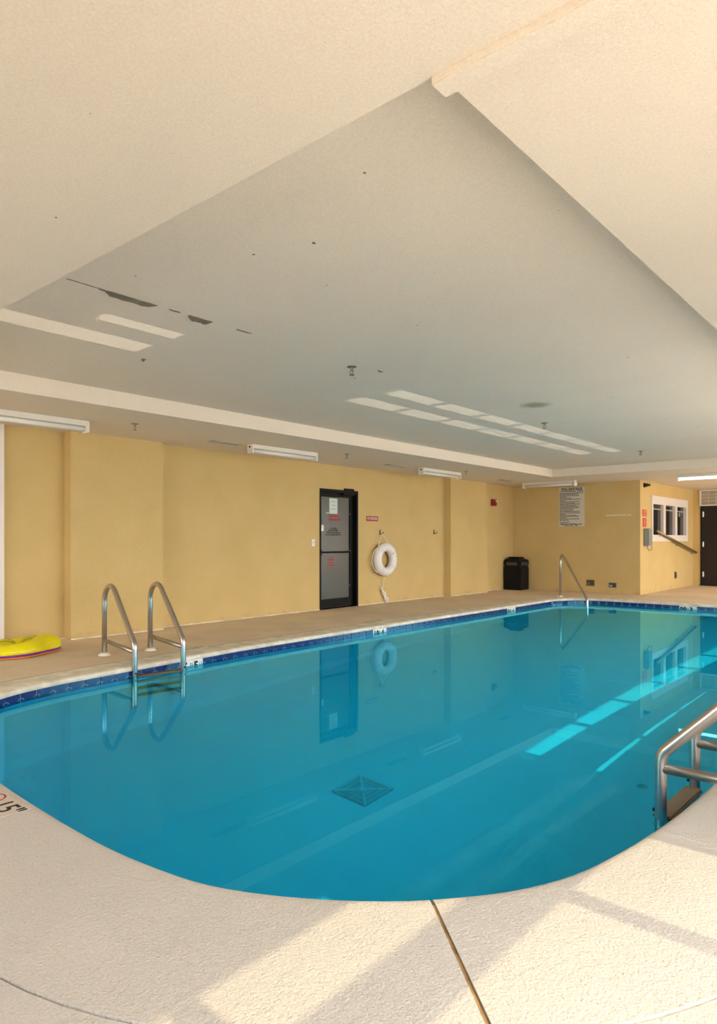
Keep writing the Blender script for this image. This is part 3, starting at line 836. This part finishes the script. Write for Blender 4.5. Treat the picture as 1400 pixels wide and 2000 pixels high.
for i, (a, b, c, d) in enumerate(((15.30, 15.55, 1.715, 1.862), (15.31, 15.545, 1.488, 1.672))):
    t = thing('red_sign', (XP, (a+b)/2, (c+d)/2), ['upper of two small red signs above the grey telephone', 'lower, taller red sign just above the grey telephone'][i], 'sign', 'red signs above the telephone')
    mb = MB(); mb.box(XP, XP + .006, a, b, c, d); at_world(mb.build('sign_plate', 'red_bright', bevel=.002), t)
    word_lines('lettering', 'white_ink', (XP + .0065, (a+b)/2, d - .03), RY, UZ, [.9, .7, .85] if i == 0 else [.5, .8, .7, .6], .16, .042 if i == 0 else .038, .013 if i == 0 else .011, t, 'center', seed=20 + i)
ph = thing('wall_telephone', (XP, 15.55, 1.24), 'grey wall telephone box with looped cord at the alcove corner', 'telephone')
mb = MB(); mb.box(XP, XP + .10, 15.36, 15.62, 1.06, 1.44); at_world(mb.build('phone_body', 'phone_grey', bevel=.01), ph)
mb = MB(); mb.box(XP + .10, XP + .115, 15.37, 15.61, 1.075, 1.425); at_world(mb.build('phone_door', 'phone_grey', bevel=.006), ph)
mb = MB(); mb.box(XP, XP + .012, 15.64, 15.93, 1.05, 1.44); pl_ = mb.build('instruction_plate', 'phone_label', bevel=.002); at_world(pl_, ph)
word_lines('plate_print', 'black_ink', (XP + .0125, 15.70, 1.38), RY, UZ, [.8, .6, .9, .0, .6, .9, .0, .7], .2, .04, .02, ph, seed=31)
mb = MB(); mb.tube([(XP + .06, 15.42, 1.06), (XP + .065, 15.46, .99), (XP + .06, 15.58, .955), (XP + .05, 15.74, .965), (XP + .03, 15.86, 1.02), (XP + .012, 15.86, 1.10)], .006, 6); at_world(mb.build('phone_cord', 'cable_dark', smooth=True), ph)
mb = MB(); mb.tube([(XP + .06, 15.46, 1.44), (XP + .09, 15.5, 1.455), (XP + .06, 15.56, 1.44)], .01, 6); at_world(mb.build('phone_latch', 'steel_dull', smooth=True), ph)

hr = thing('sloping_handrail', (XP, 17.7, 1.1), 'bronze handrail sloping down the alcove wall below the white window', 'handrail')
at_world(MB().tube([(XP + .09, 16.0, 1.395), (XP + .09, 19.16, .865)], .028, 10).build('rail', 'bronze_rail', smooth=True), hr)
for y in (16.35, 17.7, 19.0):
    z = 1.395 - (y - 16.0) * .1677
    at_world(MB().tube([(XP, y, z - .06), (XP + .06, y, z - .05), (XP + .09, y, z - .02)], .01, 6).build('rail_bracket', 'steel_dull'), hr)
mb = MB(); mb.lathe([(.001, .02), (.03, .016), (.034, 0)], (XP + .09, 19.155, .866), 12, 'y'); at_world(mb.build('rail_cap', 'flange_white', smooth=True), hr)

cm = thing('security_camera', (XP, 15.40, 2.40), 'small black dome camera high at the alcove wall corner', 'camera')
mb = MB(); mb.lathe([(.001, 0), (.05, .0), (.05, .02), (.04, .03)], (XP, 15.40, 2.40), 16, 'x'); at_world(mb.build('camera_base', 'black_frame', smooth=True), cm)
mb = MB(); mb.lathe([(.04, .03), (.042, .06), (.03, .09), (.001, .10)], (XP, 15.40, 2.40), 16, 'x'); at_world(mb.build('camera_dome', 'dark_glass', smooth=True), cm)
mb = MB(); mb.box(XP + .02, XP + .09, 15.43, 15.55, 2.38, 2.43); at_world(mb.build('camera_arm', 'black_frame', bevel=.01), cm)

oh = thing('broken_outlet', (XP, 17.7, .33), 'broken dark electrical outlet low on the alcove wall', 'outlet')
mb = MB(); mb.box(XP, XP + .008, 17.62, 17.78, .25, .41); at_world(mb.build('outlet_plate', 'box_dark'), oh)
mb = MB(); mb.box(XP + .008, XP + .03, 17.66, 17.75, .28, .36); at_world(mb.build('outlet_socket', 'peel_dark', bevel=.006), oh)

# back door and transom
d2 = thing('door_2', (-4.32, YB, 0), 'dark brown flush door at the end of the alcove', None, kind='structure')
mb = MB(); mb.box(D2[0], D2[0] + .03, YB - .02, YB + .1, 0, D2[3]).box(D2[1] - .03, D2[1], YB - .02, YB + .1, 0, D2[3]); at_world(mb.build('door_jamb', 'door_brown'), d2)
mb = MB(); mb.box(D2[0] + .03, D2[1] - .03, YB + .01, YB + .06, .01, D2[3]); at_world(mb.build('door_leaf', 'door_brown', bevel=.003), d2)
for z in (.30, 1.08, 1.86):
    mb = MB(); mb.cyl((D2[0] + .06, YB + .002, z - .07), (D2[0] + .06, YB + .002, z + .07), .016, 8); mb.box(D2[0] + .04, D2[0] + .085, YB + .004, YB + .012, z - .06, z + .06); at_world(mb.build('hinge', 'steel'), d2)
mb = MB(); mb.tube([(-3.92, YB + .01, 1.0), (-3.92, YB - .05, 1.0), (-4.04, YB - .05, 1.0)], .011, 8); at_world(mb.build('door_handle', 'steel', smooth=True), d2)
w5 = thing('window_5', (-4.32, YB, 2.1), 'wired glass transom above the dark back door', None, kind='structure')
mb = MB(); e = .028
mb.box(TR[0] - .02, TR[1] + .02, YB - .025, YB + .1, 2.075, 2.11).box(TR[0] - .02, TR[1] + .02, YB - .025, YB + .1, 2.46, 2.49).box(TR[0] - .02, TR[0] + .01, YB - .025, YB + .1, 2.11, 2.46).box(TR[1] - .01, TR[1] + .02, YB - .025, YB + .1, 2.11, 2.46)
at_world(mb.build('transom_frame', 'white_paint'), w5)
mb = MB()
for k in range(6): x = TR[0] + .01 + k * .17; mb.box(x - .004, x + .004, YB + .035, YB + .041, 2.11, 2.46)
for k in range(1, 4): mb.box(TR[0], TR[1], YB + .035, YB + .041, 2.11 + k * .09 - .004, 2.11 + k * .09 + .004)
at_world(mb.build('transom_grid', 'tape'), w5)
mb = MB(); mb.box(TR[0], TR[1], YB + .045, YB + .055, 2.11, 2.46); at_world(mb.build('pane', 'transom_glass'), w5)

# ------------------------------------------------------------------ fluorescent fixtures
def fixture(a, b, axis, lateral, label, lit=False):
    t = thing('fluorescent_fixture', ((lateral, (a+b)/2, H) if axis == 'y' else ((a+b)/2, lateral, H)), label, 'ceiling light', 'fluorescent strip lights on the low ceiling')
    def bx(u0, u1, v0, v1, z0, z1):
        m = MB()
        return m.box(lateral + v0, lateral + v1, u0, u1, z0, z1) if axis == 'y' else m.box(u0, u1, lateral + v0, lateral + v1, z0, z1)
    at_world(bx(a, b, -.055, .055, H - .055, H).build('housing', 'fixture_white', bevel=.004), t)
    for u0, u1 in ((a - .004, a + .03), (b - .03, b + .004)):
        at_world(bx(u0, u1, -.06, .06, H - .125, H - .004).build('end_cap', 'fixture_white', bevel=.006), t)
    p = lambda u, v, z: (lateral + v, u, z) if axis == 'y' else (u, lateral + v, z)
    at_world(MB().tube([p(a + .03, 0, H - .085), p(b - .03, 0, H - .085)], .026, 14).build('fluorescent_tube', 'lamp_on' if lit else 'tube_off', smooth=True), t)
    at_world(bx(a + .03, b - .03, -.075, .075, H - .060, H - .054).build('reflector', 'fixture_white'), t)
    for q in (a - .005, b + .005):
        at_world(MB().tube([p(q - .003, 0, H - .035), p(q + .003, 0, H - .035)], .014, 10).build('knockout_hole', 'black_frame'), t)
    return t
fixture(2.46, 3.70, 'y', -7.15, 'unlit white fluorescent strip cut off by the left picture edge')
fixture(6.02, 7.28, 'y', -7.15, 'unlit white fluorescent strip between the left strip and the black door')
fixture(10.0, 11.26, 'y', -7.15, 'unlit white fluorescent strip above the wall right of the life ring')
fixture(-7.32, -6.08, 'x', 14.28, 'unlit white fluorescent strip just above the rules board')
fixture(-4.06, -2.82, 'x', 14.5, 'glowing white fluorescent strip before the alcove', True)

# sprinklers
def sprinkler(x, y, z, label, group):
    t = thing('sprinkler_head', (x, y, z), label, 'sprinkler', group)
    at_world(MB().lathe([(.001, -.004), (.03, -.006), (.042, -.002), (.043, 0)], (x, y, z), 18).build('escutcheon', 'sprinkler_metal', smooth=True), t)
    at_world(MB().cyl((x, y, z - .004), (x, y, z - .035), .010, 8).build('stem', 'sprinkler_metal'), t)
    mb = MB(); mb.tube([(x - .014, y, z - .03), (x - .018, y, z - .05), (x, y, z - .066), (x + .018, y, z - .05), (x + .014, y, z - .03)], .004, 6); at_world(mb.build('yoke', 'sprinkler_metal'), t)
    at_world(MB().lathe([(.001, -.066), (.022, -.067), (.023, -.070), (.001, -.070)], (x, y, z), 14).build('deflector', 'sprinkler_metal'), t)
for y, l in ((4.12, 'sprinkler head on the low ceiling between the left strip light and the tray'), (7.68, 'sprinkler head on the low ceiling above the black door'), (11.07, 'sprinkler head on the low ceiling near the third strip light')):
    sprinkler(-6.87, y, H, l, 'sprinklers on the low ceiling')
for y, l in ((4.30, 'nearest sprinkler head in the recessed tray, with a dark ring'), (7.945, 'middle sprinkler head in the recessed tray, beyond the brown stain'), (11.5, 'farthest sprinkler head in the recessed tray')):
    sprinkler(-3.79, y, HT, l, 'sprinklers in the recessed tray')
# ceiling vents
for (y0, y1, l) in ((5.46, 5.93, 'slot vent in the low ceiling left of the second strip light'), (9.16, 9.68, 'slot vent in the low ceiling just before the third strip light'), (13.1, 13.55, 'slot vent in the low ceiling near the far corner')):
    t = thing('ceiling_vent', (-7.27, (y0+y1)/2, H), l, 'vent', 'slot vents in the low ceiling')
    mb = MB(); xa, xb = -7.33, -7.21
    mb.box(xa, xb, y0, y0 + .012, H - .012, H).box(xa, xb, y1 - .012, y1, H - .012, H).box(xa, xa + .012, y0, y1, H - .012, H).box(xb - .012, xb, y0, y1, H - .012, H); at_world(mb.build('vent_frame', 'vent_grey'), t)
    mb = MB(); mb.box(xa + .01, xb - .01, y0 + .01, y1 - .01, H - .003, H); at_world(mb.build('vent_back', 'reveal_dark'), t)
    for k in range(4): x = xa + .025 + k * .024; mb = MB(); mb.box(x - .004, x + .004, y0 + .012, y1 - .012, H - .012, H - .003); at_world(mb.build('slat', 'vent_grey'), t)

# ------------------------------------------------------------------ ladders and rails
def ladder(anchor, water, s_off, label, tread_mat, tr=.0265):
    """anchor/water: midpoints (x,y) of deck anchors and of the water legs; rails offset +-s_off along the pool edge"""
    A = Vector(anchor); W = Vector(water); d = (W - A).normalized(); e = Vector((-d.y, d.x)); ln = (W - A).length
    t = thing('pool_ladder', (A.x, A.y, 0), label, 'ladder')
    for sg in (-1, 1):
        o = A + e * (s_off * sg)
        P = lambda u, z: (o.x + d.x*u, o.y + d.y*u, z)
        path = fillet([P(0, -.05), P(0, .96), P(ln, .20), P(ln, -1.25)], [.174, .10], 10)
        rail = MB().tube(path, tr, 14).build('rail', 'steel', smooth=True); at_world(rail, t)
        cb = MB().tube([P(.01, .155), P(ln - .01, .135)], tr * .86, 12).build('cross_bar', 'steel_dull', smooth=True); cb.parent = rail
        at_world(MB().lathe([(tr, .03), (.05, .016), (.062, .004), (.064, 0)], (o.x, o.y, 0), 20).build('flange', 'flange_white', smooth=True), t)
        bz = MB().cyl(P(ln + tr - .004, -.065), P(ln + tr + .010, -.065), .008, 8).build('bolt', 'black_frame'); at_world(bz, t)
    for k, z in enumerate((-.125, -.37, -.62, -.87)):
        c = A + d * ln; mb = MB(); q = []
        for zz in (z, z + .035):
            for uu, ww in ((-.045, -1), (.045, -1), (.045, 1), (-.045, 1)):
                p = c + d*uu + e*(ww * (s_off - tr*.6)); q.append((p.x, p.y, zz))
        mb.add(q, [(0,3,2,1),(4,5,6,7),(0,1,5,4),(1,2,6,5),(2,3,7,6),(3,0,4,7)])
        at_world(mb.build('tread', tread_mat, bevel=.008), t)
    for sg in (-1, 1):
        c = A + d * ln + e * (s_off * sg); q = at_s(s_near(c.x, c.y))
        z = -1.1; at_world(MB().tube([(c.x, c.y, z), (q.x, q.y, z)], tr * .8, 8, r2=tr * 1.3).build('wall_bumper', 'flange_white'), t)
ladder((-6.56, 3.85), (-5.772, 3.725), .247, 'steel pool ladder with two arched rails on the left deck', 'tread_brown')
ladder((-.25, 3.56), (-.995, 3.575), .262, 'steel pool ladder at the right edge with a brown tread', 'tread_brown')

cr = thing('corner_handrail', (-6.11, 13.56, 0), 'single slim handrail slanting into the far pool corner', 'handrail')
P = lambda u, z: (-6.11 + .7071*u, 13.56 - .7071*u, z)
at_world(MB().tube(fillet([P(0, -.05), P(0, .78), P(.10, .90), P(.26, .80), P(1.38, .06), P(1.40, -.9)], [.10, .08, .12, .10], 6), .024, 12).build('rail', 'steel', smooth=True), cr)
at_world(MB().lathe([(.024, .03), (.045, .016), (.06, .004), (.062, 0)], (-6.11, 13.56, 0), 20).build('flange', 'flange_white', smooth=True), cr)

# ------------------------------------------------------------------ deck markers
def deck_marker(x, y, w, d, label):
    t = thing('deck_depth_marker', (x, y, 0), label, 'depth marker')
    return t
t = deck_marker(-3.42, 1.25, 0, 0, 'grey deck tile with red no-diving circle and 15 at the left picture edge')
mb = MB(); mb.box(-3.76, -3.08, 1.175, 1.335, 0, .0025); at_world(mb.build('marker_tile', 'deck_marker'), t)
text('marker_figure', '15"', .135, 'black_ink', (-3.165, 1.262, .0028), (1, 0, 0), (0, 1, 0), t, width=.15, bold=.002, thick=.0003)
mb = MB(); mb.tube([(-3.335 + .055*math.cos(a), 1.268 + .055*math.sin(a), .0028) for a in [2*math.pi*k/32 for k in range(32)]], .005, 5, closed=True)
mb.tube([(-3.335 - .038, 1.268 + .038, .0028), (-3.335 + .038, 1.268 - .038, .0028)], .005, 5)
for v in range(len(mb.v)): mb.v[v] = (mb.v[v][0], mb.v[v][1], .0028 + (mb.v[v][2] - .0028) * .12)
at_world(mb.build('no_diving_ring', 'red_ink'), t)
mb = MB(); mb.tube([(-3.36, 1.262, .0028), (-3.335, 1.27, .0028), (-3.305, 1.282, .0028)], .007, 5); mb.tube([(-3.338, 1.27, .0028), (-3.318, 1.255, .0028)], .005, 5)
for v in range(len(mb.v)): mb.v[v] = (mb.v[v][0], mb.v[v][1], .0028 + (mb.v[v][2] - .0028) * .1)
at_world(mb.build('diver_mark', 'grey_ink'), t)
for (x, y, ang, s, l) in ((-6.27, 4.42, 98, '5 FT 5 IN', 'worn deck depth stencil behind the left ladder'), (-6.36, 7.70, 90, '4 FT 10 IN', 'worn deck depth stencil below the life ring'), (-6.37, 11.88, 90, '4 FT 6 IN', 'worn deck depth stencil toward the far corner')):
    t = thing('deck_depth_marker', (x, y, 0), l, 'depth marker', 'worn stencils on the left deck')
    a = math.radians(ang - 180); r = (math.cos(a), math.sin(a), 0); u = (-math.sin(a), math.cos(a), 0)
    mb = MB(); q = [Vector((x, y, 0)) + Vector(r)*a_ + Vector(u)*b_ for a_, b_ in ((-.22, -.06), (.22, -.06), (.22, .06), (-.22, .06))]
    mb.add([(p.x, p.y, 0) for p in q] + [(p.x, p.y, .002) for p in q], [(0,3,2,1),(4,5,6,7),(0,1,5,4),(1,2,6,5),(2,3,7,6),(3,0,4,7)]); at_world(mb.build('stencil_plate', 'caulk'), t)
    text('stencil_figure', s, .10, 'peel_dark', (x, y, .0022), r, u, t, width=.40, thick=.0003)

# ------------------------------------------------------------------ yellow pool float
fl = thing('pool_float', (-7.28, 2.98, 0), 'crumpled yellow pool float with purple and orange underside on the deck', 'pool float')
def lobe(th): return 1 + .07*math.cos(3*th + .6) + .05*math.cos(5*th - .4)
def float_shell(prof, name, mat, dz=0, wob=.006):
    mb = MB(); n = 64
    for (q, z) in prof:
        for k in range(n):
            th = 2*math.pi*k/n; rr_ = q * lobe(th)
            zz = z + dz + wob * math.sin(4*th + 1) * min(1, z / .1) + .035 * max(0, math.sin(th)) * (z > .08)
            mb.v.append((-7.28 + .26*rr_*math.cos(th), 2.98 + .46*rr_*math.sin(th), max(.001, zz)))
    for i in range(len(prof) - 1):
        for k in range(n): mb.f.append((i*n+k, i*n+(k+1) % n, (i+1)*n+(k+1) % n, (i+1)*n+k))
    return at_world(mb.build(name, mat, smooth=True), fl)
float_shell([(.0, .075), (.22, .078), (.34, .10), (.45, .128), (.60, .148), (.76, .145), (.90, .120), (.985, .085), (1.0, .060), (.975, .046)], 'upper_chamber', 'float_yellow')
float_shell([(.975, .047), (.99, .040), (.985, .028), (.93, .020)], 'seam_band', 'float_purple')
float_shell([(.93, .024), (.95, .016), (.90, .004), (.60, .001), (.0, .001)], 'lower_chamber', 'float_orange')
for (cy0, cx0, l_) in ((2.88, -7.27, .10), (3.17, -7.30, .10)):
    mb = MB()
    for k in range(13):
        th = math.pi * k / 12
        for w_, zo in ((-.018, 0), (.018, 0)): pass
    mb.tube([(cx0 + w_, cy0 + l_*math.cos(math.pi*k/12), .125 + .045*math.sin(math.pi*k/12)) for k in range(13) for w_ in (0,)], .014, 8)
    at_world(mb.build('grip_handle', 'float_crease', smooth=True), fl)

# ------------------------------------------------------------------ added unseen lamps imitating sun reflected off water onto ceiling, one per sunlit pane
GLINT_LAMP = 1.1
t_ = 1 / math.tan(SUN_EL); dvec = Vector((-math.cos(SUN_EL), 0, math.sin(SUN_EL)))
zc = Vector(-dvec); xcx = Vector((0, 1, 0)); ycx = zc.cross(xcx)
def glint_lamp(y0, y1, xa, xb):
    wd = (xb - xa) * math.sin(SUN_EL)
    ld = bpy.data.lights.new('added_glint_lamp', 'AREA'); ld.shape = 'RECTANGLE'; ld.size = y1 - y0; ld.size_y = wd
    ld.spread = math.radians(0.3); ld.energy = GLINT_LAMP * (y1 - y0) * wd; ld.color = (1, .93, .82)
    lo = bpy.data.objects.new('added_glint_lamp', ld); COL.objects.link(lo)
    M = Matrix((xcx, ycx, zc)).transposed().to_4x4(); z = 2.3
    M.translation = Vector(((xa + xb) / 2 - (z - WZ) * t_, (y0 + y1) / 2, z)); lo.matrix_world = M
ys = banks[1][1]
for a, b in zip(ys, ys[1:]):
    glint_lamp(a + .055, b - .055, -1.60, -1.335); glint_lamp(a + .055, b - .055, -1.08, -.85)
glint_lamp(1.75, 2.85, -1.60, -1.335); glint_lamp(2.25, 2.85, -1.08, -.93)
